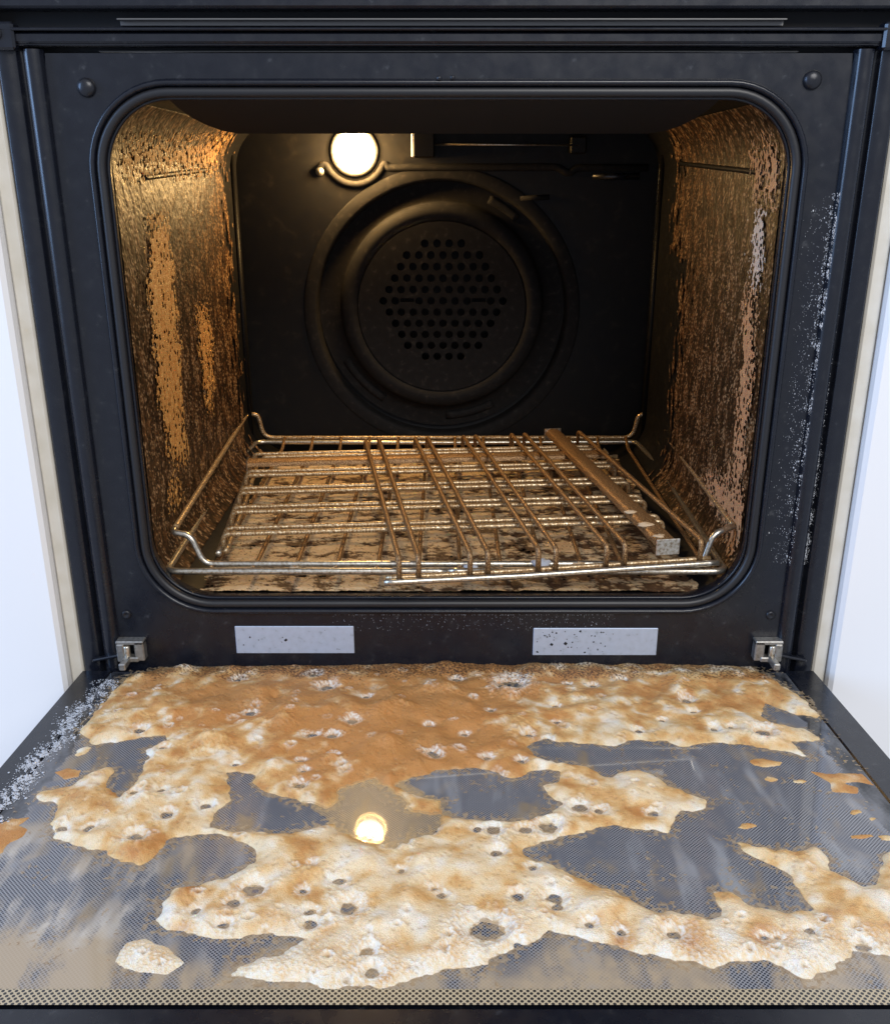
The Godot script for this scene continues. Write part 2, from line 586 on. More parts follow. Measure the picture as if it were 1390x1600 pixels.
	# hinges: a folded bracket with a slot, a roller pin and the arm into the door
	for s in [-1, 1]:
		var h := Node3D.new()
		h.name = "hinge"
		oven.add_child(h, true)
		h.position = on_z(207 if s < 0 else 1197, 1013, 0.003)
		h.scale = Vector3.ONE * 0.86
		var st := SurfaceTool.new()
		st.begin(Mesh.PRIMITIVE_TRIANGLES)
		st.set_smooth_group(-1)
		box_into(st, Vector3(-s * 0.0085, 0, 0.002), Vector3(0.009, 0.020, 0.010), 0.001)
		box_into(st, Vector3(s * 0.0085, -0.001, 0.003), Vector3(0.007, 0.018, 0.012), 0.001)
		box_into(st, Vector3(0, 0.0085, 0.0015), Vector3(0.026, 0.004, 0.011), 0.001)
		box_into(st, Vector3(-s * 0.0015, -0.008, 0.004), Vector3(0.012, 0.005, 0.009), 0.001)
		st.generate_normals()
		put("bracket", st.commit(), M.steel, h)
		put("roller", lathe([Vector2(0.0, -0.009), Vector2(0.003, -0.009), Vector2(0.0032, -0.008), Vector2(0.0032, 0.006), Vector2(0.0026, 0.007), Vector2(0.0, 0.0072)], Vector3(s * 0.003, -0.001, 0.006), 14, Vector3(0, 1, 0)), M.chrome, h)
		put("arm", box_mesh(Vector3(s * 0.003, -0.0075, 0.014), Vector3(0.006, 0.007, 0.02), 0.001), M.steel, h)
		put("side_arm", box_mesh(Vector3(s * 0.024, -0.0075, 0.004), Vector3(0.026, 0.003, 0.006), 0.001, Basis(Vector3(0, 0, 1), -s * 0.22)), M.enamel, h)

func cavity(oven: Node3D) -> void:
	var liner := put("cavity_liner", sweep([Vector2(0.004, -0.018), Vector2(0.005, -0.03), Vector2(0.005, -0.2), Vector2(0.005, BACK - 0.002)], HW, Y0 - 0.002, Y1 + 0.004, RAD), M.liner, oven)
	liner.set_meta("label", "black enamel walls of the oven cavity")
	put("back_panel", box_mesh(Vector3(0, 0.245, BACK - 0.03), Vector3(0.48, 0.4, 0.02), 0.001), M.dark, oven)
	# the back sheet has a round hole for the fan
	var c := on_z(690, 480, BACK)
	var pts := PackedVector3Array()
	var n := 64
	for i in n:
		var a := TAU * i / n
		pts.append(c + Vector3(cos(a) * 0.15, sin(a) * 0.15 - 0.006, 0))
	for i in n:
		var a := TAU * i / n
		var d := Vector3(cos(a), sin(a), 0)
		var kx := ((0.245 if d.x > 0 else -0.245) - c.x) / (d.x if absf(d.x) > 1e-5 else 1e-5)
		var ky := ((0.437 if d.y > 0 else 0.05) - c.y) / (d.y if absf(d.y) > 1e-5 else 1e-5)
		pts.append(c + d * minf(absf(kx), absf(ky)))
	put("back_sheet", grid(pts, 2, n, false, true, pts[0] + Vector3(0, 0, -1)), M.liner, oven)
	# upright corner beads at the back
	for q in [[352, 230, 386, 650], [1037, 225, 1008, 650]]:
		var p := PackedVector3Array([on_z(q[0], q[1] - 25, BACK + 0.004), on_z(q[0], q[1], BACK + 0.004), on_z(q[2], q[3], BACK + 0.004), on_z(q[2], q[3] + 60, BACK + 0.004)])
		put("corner_bead", tube(p, 0.0048, false, 12), M.enamel, oven)
	for s in [-1, 1]:
		var p := PackedVector3Array([Vector3(s * 0.2355, 0.06, BACK + 0.028), Vector3(s * 0.2355, 0.40, BACK + 0.028)])
		put("wall_bead", tube(p, 0.003, false, 10), M.liner, oven)
		# pressed ledge along the side wall
		var l := PackedVector3Array([on_x(222 if s < 0 else 1195, 278 if s < 0 else 270, s * WALL), on_x(325 if s < 0 else 1062, 265 if s < 0 else 255, s * WALL)])
		put("wall_ledge", tube(dense(l, 0.01), 0.0024, false, 8), M.liner, oven)
	# deflector hanging from the roof behind the mouth, sloping down to the back, with rounded ends
	var outline := [[-0.194, -0.02], [-0.193, -0.05], [-0.190, -0.075], [-0.184, -0.096], [-0.176, -0.112], [-0.166, -0.12], [0.158, -0.12], [0.170, -0.112], [0.178, -0.096], [0.184, -0.075], [0.187, -0.05], [0.188, -0.02]]
	var top := PackedVector3Array()
	for o in outline: top.append(Vector3(o[0], lerpf(0.4295, 0.4098, (-o[1] - 0.02) / 0.1), o[1]))
	var st := SurfaceTool.new()
	st.begin(Mesh.PRIMITIVE_TRIANGLES)
	st.set_smooth_group(-1)
	var cen := Vector3(0, 0.41965, -0.07)
	for i in top.size():
		var a := top[i]
		var b := top[(i + 1) % top.size()]
		var up := Vector3(0, 0.0012, 0)
		for v in [cen, b, a, cen + up, a + up, b + up, a, b, b + up, a, b + up, a + up]: st.add_vertex(v)
	st.generate_normals()
	put("grill_shield", st.commit(), M.shield, oven)
	var slot := bend([on_z(300, 217, BACK + 0.10), on_z(352, 217, BACK + 0.10)], 0.001)
	put("shield_rod", tube(slot, 0.0034, false, 10), M.dark, oven)

func fan(oven: Node3D) -> void:
	var c := on_z(690, 480, BACK)
	var cover := Node3D.new()
	cover.name = "fan_cover"
	oven.add_child(cover)
	cover.position = c
	put("outer_ring", lathe([Vector2(0.163, -0.001), Vector2(0.1622, 0.001), Vector2(0.1605, 0.0018), Vector2(0.150, 0.0018), Vector2(0.1475, 0.001), Vector2(0.146, -0.006), Vector2(0.145, -0.014)], Vector3(0, -0.006, 0), 72), M.fan, cover)
	put("channel", lathe([Vector2(0.1455, -0.012), Vector2(0.122, -0.012), Vector2(0.119, -0.009), Vector2(0.1175, 0.004), Vector2(0.115, 0.008), Vector2(0.109, 0.0105), Vector2(0.0985, 0.0112), Vector2(0.0982, 0.008)], Vector3.ZERO, 72), M.fan, cover)
	var plate := CSGCombiner3D.new()
	plate.name = "perforated_plate"
	cover.add_child(plate)
	var disc := CSGCylinder3D.new()
	disc.name = "disc"
	disc.radius = 0.0973
	disc.height = 0.0016
	disc.sides = 72
	disc.material = M.fan
	disc.rotation.x = PI / 2
	disc.position.z = 0.0108
	plate.add_child(disc)
	var hc := on_z(692, 470, BACK + 0.01) - c
	for r in range(-5, 6):
		for k in range(-7, 8):
			var p := Vector2((k + (0.5 if absi(r) % 2 == 1 else 0.0)) * 0.0139, r * 0.0129)
			if p.length() > 0.0715: continue
			if r == 0 and absi(k) in [3]: continue
			var h := CSGCylinder3D.new()
			h.name = "hole"
			h.operation = CSGShape3D.OPERATION_SUBTRACTION
			h.radius = 0.0046
			h.height = 0.01
			h.sides = 14
			h.rotation.x = PI / 2
			h.position = Vector3(hc.x + p.x, hc.y + p.y, 0.0108)
			h.material = M.fan
			plate.add_child(h, true)
	for s in [-1, 1]:
		var h := CSGBox3D.new()
		h.name = "slot"
		h.operation = CSGShape3D.OPERATION_SUBTRACTION
		h.size = Vector3(0.016, 0.0045, 0.01)
		h.position = Vector3(hc.x + s * 0.0417, hc.y + 0.001, 0.0108)
		h.material = M.fan
		plate.add_child(h, true)
	var blade_ring := lathe([Vector2(0.085, -0.016), Vector2(0.06, -0.013), Vector2(0.02, -0.01), Vector2(0.0, -0.009)], Vector3.ZERO, 40)
	put("fan_wheel", blade_ring, M.liner, cover)
	# vent slits pressed into the channel
	for q in [[0.132, 3.65, 4.15], [0.133, 4.75, 5.2], [0.132, 0.85, 1.15]]:
		var p := PackedVector3Array()
		for i in 9:
			var a := lerpf(q[1], q[2], i / 8.0)
			p.append(Vector3(cos(a) * q[0], sin(a) * q[0], -0.011))
		put("pressed_rib", tube(p, 0.005, false, 8, Vector3(1, 1, 0.5)), M.fan, cover)

func lamp(oven: Node3D) -> void:
	var c := on_z(552, 236, BACK + 0.012)
	var l := Node3D.new()
	l.name = "oven_lamp"
	oven.add_child(l)
	l.position = c
	var prof := []
	for i in 12:
		var a := PI / 2 * i / 11.0
		prof.append(Vector2(0.0172 * cos(a), 0.016 * sin(a) - 0.002))
	put("lamp_bulb", lathe(prof, Vector3.ZERO, 32), M.bulb, l)
	put("lamp_collar", lathe([Vector2(0.027, -0.012), Vector2(0.0265, -0.0085), Vector2(0.024, -0.0075), Vector2(0.0185, -0.008), Vector2(0.018, -0.012)], Vector3.ZERO, 32), M.steel, l)
	var o := OmniLight3D.new()
	o.name = "lamp_glow"
	o.light_color = Color(1.0, 0.78, 0.46)
	o.light_energy = 0.062
	o.light_size = 0.018
	o.omni_range = 5.0
	o.omni_attenuation = 2.0
	o.shadow_enabled = true
	o.position = Vector3(0, -0.001, 0.008)
	l.add_child(o)
	# pressed ridge that runs across the back and dips round the lamp
	var path := [on_z(1012, 262, BACK), on_z(930, 262, BACK), on_z(900, 262, BACK), on_z(888, 272, BACK), on_z(872, 261, BACK), on_z(606, 262, BACK)]
	for i in 9:
		var a := lerpf(-0.35, -PI + 0.35, i / 8.0)
		path.append(Vector3(c.x, c.y, BACK) + Vector3(cos(a), sin(a), 0) * 0.0355)
	path.append(on_z(492, 268, BACK))
	put("pressed_ridge", tube(bend(path, 0.006), 0.0042, false, 10), M.fan, oven)
	put("ridge_stud", lathe([Vector2(0.005, 0), Vector2(0.0045, 0.004), Vector2(0.0, 0.0055)], on_z(500, 268, BACK), 14), M.steel, oven)
	# thermostat feeler on its clips
	var th := Node3D.new()
	th.name = "thermostat_probe"
	oven.add_child(th)
	put("rod", tube(PackedVector3Array([on_z(672, 226, BACK + 0.016), on_z(780, 226, BACK + 0.016), on_z(905, 227, BACK + 0.016)]), 0.0011, false, 8), M.chrome, th)
	put("clip", box_mesh(on_z(662, 227, BACK + 0.011), Vector3(0.024, 0.026, 0.02), 0.0015), M.liner, th)
	put("clip", box_mesh(on_z(902, 227, BACK + 0.009), Vector3(0.018, 0.018, 0.016), 0.0015), M.liner, th)
	put("clip_edge", box_mesh(on_z(646, 227, BACK + 0.014), Vector3(0.0045, 0.025, 0.012), 0.001), M.steel, th)
	put("pressed_slot", tube(PackedVector3Array([on_z(925, 276, BACK), on_z(998, 275, BACK)]), 0.004, false, 10), M.enamel, oven)
	put("pressed_slot", tube(PackedVector3Array([on_z(812, 310, BACK), on_z(858, 308, BACK)]), 0.003, false, 10), M.fan, oven)

func door(oven: Node3D) -> void:
	var d := Node3D.new()
	d.name = "door"
	oven.add_child(d)
	d.basis = Basis(Vector3(1, 0, 0), door_n(), door_t())   # x across, y up from the door, z along it
	d.set_meta("label", "lowered oven door with a dotted glass pane under foam")
	var w := 0.2975
	var a := 0.006
	var b := 0.445
	var gl := 0.2715
	var t0 := 0.012
	var t1 := 0.357
	# frame: a ring round the pane, and the slab under it
	put("frame", box_mesh(Vector3(0, -0.0215, (a + b) / 2), Vector3(2 * w, 0.035, b - a), 0.003), M.enamel, d)
	for s in [-1, 1]:
		put("side_rail", box_mesh(Vector3(s * (w + gl) / 2, -0.0022, (a + b) / 2), Vector3(w - gl - 0.001, 0.0044, b - a), 0.0016), M.enamel, d)
	put("end_rail", box_mesh(Vector3(0, -0.0024, (t1 + b) / 2), Vector3(2 * gl, 0.0044, b - t1 - 0.001), 0.0016), M.enamel, d)
	put("end_rail", box_mesh(Vector3(0, -0.0022, (a + t0) / 2), Vector3(2 * gl, 0.0044, t0 - a - 0.0006), 0.0012), M.enamel, d)
	# pane, with uv in dot pitches and uv2 over the whole pane
	var st := SurfaceTool.new()
	st.begin(Mesh.PRIMITIVE_TRIANGLES)
	var quad := func(x0: float, x1: float, z0: float, z1: float, y: float, pitch: float) -> void:
		var q := [Vector3(x0, y, z0), Vector3(x1, y, z0), Vector3(x1, y, z1), Vector3(x0, y, z0), Vector3(x1, y, z1), Vector3(x0, y, z1)]
		for p in q:
			st.set_normal(Vector3.UP)
			st.set_uv(Vector2(p.x, p.z) / pitch)
			st.set_uv2(Vector2((p.x + gl) / (2 * gl), p.z / t1))
			st.add_vertex(p)
	quad.call(-gl, gl, t0, 0.349, 0.0, 0.0022)
	var film := Image.create(700, 460, false, Image.FORMAT_RGBA8)
	var n1 := noise(0.012, 301)
	var n2 := noise(0.05, 302)
	var n3 := noise(0.3, 303)
	for y in 460:
		for x in 700:
			var px := 2.0 * gl * x / 700.0 - gl
			var tt := t1 * y / 460.0
			var k := n1.get_noise_2d(x * 1.6, y * 0.7) + 0.5 * n2.get_noise_2d(x * 1.4, y * 0.5) + 0.2 * n3.get_noise_2d(x, y)
			var near := smoothstep(0.305, 0.335, tt + 0.025 * n1.get_noise_2d(x, 77.0))
			var left := smoothstep(-0.10, -0.19, px + 0.05 * n1.get_noise_2d(x * 2.0, y * 0.6)) * smoothstep(0.20, 0.26, tt)
			var al := clampf(0.3 + 1.3 * k + 0.6 * near + 0.3 * left * n2.get_noise_2d(x * 3.0, y * 0.4) + 0.1 * left, 0.0, 0.88)
			var c := Color(0.13, 0.135, 0.155).lerp(Color(0.24, 0.19, 0.13), smoothstep(0.0, 0.25, n1.get_noise_2d(x * 1.3 + 900.0, y * 0.9) - px * 1.2 - 0.1)).lerp(Color(0.27, 0.28, 0.30), smoothstep(0.0, 0.5, n1.get_noise_2d(x * 2.2 + 300.0, y * 0.5))).lerp(Color(0.56, 0.52, 0.46), left * clampf(0.5 + 1.6 * n1.get_noise_2d(x * 3.0, y * 0.8 + 400.0), 0.0, 1.0)).lerp(Color(0.42, 0.33, 0.22), clampf(near * 0.9 + left * 0.3 + 0.35 * n2.get_noise_2d(x, y + 900.0), 0.0, 1.0))  # dried film tones, plus lighter and darker streaks painted as soft reflections
			if absf(px) > 0.257 + 0.004 * n2.get_noise_2d(y, 5.0) or tt < 0.05:   # solid printed border
				c = Color(0.012, 0.013, 0.016).lerp(Color(0.16, 0.165, 0.18), clampf(0.35 + 0.9 * k, 0.0, 1.0) )
				al = 1.0
			var cs := c.linear_to_srgb()
			film.set_pixel(x, y, Color(cs.r, cs.g, cs.b, al))
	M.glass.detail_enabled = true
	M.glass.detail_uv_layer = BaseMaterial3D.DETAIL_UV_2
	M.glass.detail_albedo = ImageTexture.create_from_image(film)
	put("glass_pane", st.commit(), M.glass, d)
	var band := SurfaceTool.new()
	band.begin(Mesh.PRIMITIVE_TRIANGLES)
	for p in [Vector3(-gl, 0.0003, 0.3475), Vector3(gl, 0.0003, 0.3475), Vector3(gl, 0.0003, t1), Vector3(-gl, 0.0003, 0.3475), Vector3(gl, 0.0003, t1), Vector3(-gl, 0.0003, t1)]:
		band.set_normal(Vector3.UP)
		band.set_uv(Vector2(p.x, p.z) / 0.0031)
		band.add_vertex(p)
	var bm: StandardMaterial3D = mat(Color(1, 0.93, 0.8), 0.25)
	var im := Image.create(48, 48, false, Image.FORMAT_RGB8)
	for y in 48:
		for x in 48:
			var best := 99.0
			for c in [Vector2(0, 0), Vector2(48, 0), Vector2(0, 48), Vector2(48, 48), Vector2(24, 24)]:
				best = minf(best, Vector2(x + 0.5, y + 0.5).distance_to(c))
			im.set_pixel(x, y, Color(0.03, 0.03, 0.035).lerp(Color(0.46, 0.41, 0.32), smoothstep(11.5, 13.5, best)).linear_to_srgb())
	bm.albedo_texture = ImageTexture.create_from_image(im)
	put("dotted_border", band.commit(), bm, d)

# ---------------------------------------------------------------- racks
func wire(called: String, path: Array, r: float, m: Material, parent: Node, round_by := 0.006, closed := false) -> void:
	var p := dense(bend(path, round_by), 0.008)
	put(called, tube(p, r, closed, 8, Vector3.ONE, 0.05), m, parent)

func racks() -> void:
	# A: the shelf with the horned frame, lying lowest
	var a := base("oven_rack", "large brown-stained wire shelf with raised corner horns, lowest in the oven", "oven rack")
	var y := 0.081
	var zb := -0.418
	var zf := -0.030
	var hb := on_z(390, 647, zb)
	wire("frame_wire", [
		Vector3(-0.222, y + 0.027, zf - 0.004), Vector3(hb.x - 0.003, hb.y, zb + 0.002), Vector3(hb.x + 0.010, hb.y, zb), Vector3(hb.x + 0.0155, y, zb), Vector3(0, y, zb), Vector3(0.2235, y, zb), Vector3(0.229, hb.y, zb), Vector3(0.243, hb.y, zb + 0.002), Vector3(0.232, y + 0.029, zf - 0.004)], 0.0026, M.wire, a, 0.012)
	wire("frame_wire", [Vector3(-0.222, y + 0.027, zf - 0.004), Vector3(-0.2215, y + 0.026, zf + 0.002), Vector3(-0.208, y + 0.024, zf + 0.003), Vector3(-0.198, y, zf + 0.006), Vector3(0, y, zf + 0.006), Vector3(0.206, y, zf + 0.006), Vector3(0.213, y + 0.025, zf + 0.004), Vector3(0.232, y + 0.029, zf - 0.004)], 0.0027, M.chrome, a, 0.008)
	wire("lower_wire", [Vector3(0, y - 0.003, zf + 0.014), Vector3(-0.2262, y - 0.003, zf + 0.014), Vector3(-0.236, y - 0.003, zb + 0.1), Vector3(-0.228, y - 0.003, zb + 0.008), Vector3(0, y - 0.004, zb + 0.008), Vector3(0.226, y - 0.003, zb + 0.008), Vector3(0.233, y - 0.003, zb + 0.1), Vector3(0.2235, y - 0.003, zf + 0.014), Vector3(0, y - 0.003, zf + 0.014)], 0.0028, M.chrome, a, 0.01)
	for k in 13:
		var x := -0.1915 + k * 0.0335
		wire("cross_wire", [Vector3(x, y - 0.0015, zf + 0.009), Vector3(x * 1.01, y - 0.0075, zf - 0.012), Vector3(x * 1.02, y - 0.0075, zb + 0.02), Vector3(x * 1.02, y + 0.001, zb + 0.004)], 0.0019, M.rust, a, 0.008)
	# B and C: two grids alike, laid across each other
	var b := base("oven_grid", "wire insert with a flat bar, its rods running side to side over the lowest shelf", "oven rack")
	b.position = Vector3(-0.011, y + 0.0050, -0.180)
	b.rotation.y = 0.085
	grid_rack(b, 0.372, 0.013, M.wire)
	var c := base("oven_grid", "topmost wire insert with a rusty flat bar, its rods running front to back", "oven rack")
	c.position = Vector3(0.033, y + 0.0054, -0.165)
	c.rotation.y = -PI / 2 + 0.153
	grid_rack(c, 0.346, 0.0185, M.rust)

func grid_rack(o: Node3D, length: float, leg: float, m: Material) -> void:
	# rods run along x in pairs; the flat bar lies between the first pair and the second
	var h := length / 2.0
	var zs := [0.120, 0.1065, 0.066, 0.0525, 0.0115, -0.002, -0.043, -0.0565]
	if o.name != "oven_grid":
		zs = [0.098, 0.083, 0.043, 0.029, -0.011, -0.025, -0.066, -0.081]
	for z in zs:
		wire("rod", [Vector3(-h, 0.0, z), Vector3(-h, leg, z), Vector3(h, leg, z), Vector3(h, 0.0, z)], 0.0022, m, o, 0.006)
	var zo: float = zs[7] - 0.063
	wire("rod", [Vector3(-h, 0.0, zo), Vector3(-h, leg, zo), Vector3(h, leg, zo), Vector3(h, 0.0, zo)], 0.0022, m, o, 0.006)
	if o.name == "oven_grid":
		wire("rod", [Vector3(-h + 0.01, 0.0, zo + 0.012), Vector3(-h + 0.01, leg, zo + 0.012), Vector3(h, leg, zo + 0.012), Vector3(h, 0.0, zo + 0.012)], 0.0022, m, o, 0.006)
	for s in [-1, 1]:
		wire("end_wire", [Vector3(s * (h + 0.004), 0.0, zo - 0.014), Vector3(s * (h + 0.004), -0.001, 0.0), Vector3(s * (h + 0.003), 0.0, zs[0] + 0.012)], 0.0024, M.chrome, o)
		wire("end_wire", [Vector3(s * (h - 0.003), 0.001, zo - 0.010), Vector3(s * (h - 0.004), 0.0, 0.0), Vector3(s * (h - 0.003), 0.001, zs[0] + 0.010)], 0.0022, M.wire, o)
	var zb: float = zs[7] - 0.034
	var pts := PackedVector3Array()
	var nb := 60
	for i in nb + 1:
		for j in 11:
			var an := PI * j / 10.0
			var lump := 1.0 + rng.randf_range(-0.05, 0.05)
			pts.append(Vector3(lerpf(-h - 0.002, h + 0.002, float(i) / nb), leg - 0.003 + 0.0062 * pow(sin(an), 0.6) * lump, zb + 0.0088 * cos(an) * lump))
	var bar := put("flat_bar", grid(pts, nb + 1, 11, false, false, Vector3(-h, leg - 0.01, zb)), M.rust, o)
	for s in [-1, 1]:
		put("bar_end", box_mesh(Vector3(s * (h + 0.0028), leg - 0.003, zb), Vector3(0.0014, 0.0135, 0.0195), 0.0006), M.chrome, bar)

# ---------------------------------------------------------------- foam
const OUTER := [[255, 1043], [420, 1040], [700, 1036], [960, 1036], [1170, 1041], [1215, 1066], [1258, 1095], [1280, 1122], [1240, 1116], [1195, 1099], [1188, 1120], [1215, 1134], [1262, 1140], [1281, 1157], [1235, 1160], [1265, 1184], [1215, 1173], [1165, 1165], [1120, 1160], [1060, 1167], [1040, 1158], [980, 1157], [960, 1166], [840, 1157], [820, 1168], [850, 1188], [920, 1200], [945, 1215], [980, 1205], [1018, 1208], [1040, 1225], [1102, 1250], [1102, 1266], [1060, 1268], [1045, 1302], [1000, 1297], [960, 1290], [905, 1300], [870, 1308], [815, 1328], [830, 1342], [880, 1358], [930, 1385], [970, 1395], [1020, 1425], [1060, 1427], [1110, 1438], [1125, 1430], [1118, 1395], [1140, 1393], [1165, 1412], [1230, 1427], [1270, 1420], [1245, 1390], [1235, 1370], [1200, 1350], [1155, 1330], [1152, 1315], [1175, 1322], [1240, 1332], [1272, 1322], [1290, 1335], [1298, 1360], [1350, 1385], [1368, 1383], [1378, 1340], [1420, 1325], [1420, 1500], [1330, 1488], [1300, 1515], [1255, 1530], [1230, 1515], [1195, 1500], [1100, 1510], [1050, 1498], [990, 1488], [940, 1475], [860, 1455], [830, 1475], [780, 1490], [760, 1508], [690, 1518], [640, 1532], [590, 1549], [560, 1538], [520, 1545], [480, 1533], [420, 1535], [360, 1522], [400, 1500], [440, 1490], [480, 1468], [420, 1458], [380, 1463], [340, 1468], [300, 1458], [255, 1450], [240, 1438], [260, 1410], [270, 1390], [310, 1383], [360, 1368], [402, 1345], [395, 1322], [350, 1306], [310, 1303], [262, 1312], [250, 1335], [220, 1352], [185, 1350], [165, 1330], [130, 1325], [85, 1310], [78, 1285], [95, 1258], [60, 1250], [62, 1238], [110, 1228], [150, 1203], [180, 1198], [165, 1232], [190, 1246], [215, 1218], [232, 1182], [228, 1170], [262, 1158], [260, 1148], [190, 1158], [150, 1163], [122, 1146], [160, 1100], [200, 1058]]
const HOLES := [
	[[358, 1205], [395, 1208], [402, 1232], [450, 1248], [520, 1264], [522, 1285], [470, 1300], [420, 1304], [370, 1300], [325, 1293], [345, 1262], [362, 1250], [355, 1225]],
	[[615, 1226], [680, 1205], [730, 1200], [770, 1205], [800, 1217], [845, 1203], [878, 1205], [875, 1220], [848, 1228], [855, 1240], [877, 1256], [860, 1272], [800, 1284], [760, 1282], [690, 1275], [690, 1252], [640, 1240]],
	[[515, 1270], [535, 1232], [585, 1216], [625, 1244], [640, 1268], [690, 1276], [682, 1303], [640, 1312], [600, 1318], [565, 1314], [530, 1300]],
]
const CRATERS := [[797, 1072, 24], [218, 1143, 13], [255, 1170, 9], [245, 1160, 10], [210, 1240, 12], [770, 1297, 16], [745, 1297, 10], [820, 1298, 16], [855, 1294, 22], [776, 1335, 14], [808, 1402, 15], [865, 1405, 19], [832, 1357, 11], [905, 1263, 16], [935, 1268, 12], [1020, 1272, 11], [990, 1230, 6], [920, 1446, 12], [970, 1459, 11], [1115, 1390, 7], [1155, 1437, 7], [1265, 1456, 12], [1285, 1443, 9], [1215, 1466, 10], [1210, 1487, 9], [1255, 1515, 8], [1340, 1460, 6], [887, 1381, 6], [210, 1310, 17], [135, 1297, 9], [260, 1275, 14], [250, 1237, 12], [365, 1412, 14], [395, 1392, 22], [350, 1447, 14], [310, 1398, 8], [1140, 1137, 7], [1115, 1141, 9], [1192, 1147, 18], [512, 1500, 9], [690, 1400, 10], [620, 1455, 7], [545, 1420, 22], [760, 1455, 40], [530, 1378, 14], [700, 1470, 8], [670, 1135, 8], [675, 1178, 12], [885, 1185, 8], [760, 1186, 9], [470, 1190, 8], [475, 1206, 9], [510, 1076, 14], [490, 1057, 12], [870, 1130, 8], [868, 1105, 8], [740, 1094, 6], [885, 1070, 6], [1015, 1237, 5]]
const ORANGE := [[450, 1060, 160, 0.75], [700, 1055, 160, 0.75], [520, 1200, 140, 0.6], [1080, 1105, 120, 0.45], [780, 1200, 120, 0.35], [620, 1130, 200, 1.0], [330, 1110, 150, 0.8], [230, 1075, 90, 0.7], [1000, 1070, 110, 0.6], [1190, 1085, 80, 0.7], [150, 1250, 70, 0.7], [300, 1410, 80, 0.6], [460, 1350, 60, 0.4], [690, 1150, 180, 0.7], [980, 1285, 60, 0.4], [1300, 1410, 90, 0.35], [1100, 1480, 120, 0.25], [230, 1330, 60, 0.7], [840, 1070, 90, 0.7]]

func to_door(list: Array) -> PackedVector2Array:
	var out := PackedVector2Array()
	for q in list: out.append(on_door(q[0], q[1]))
	return out

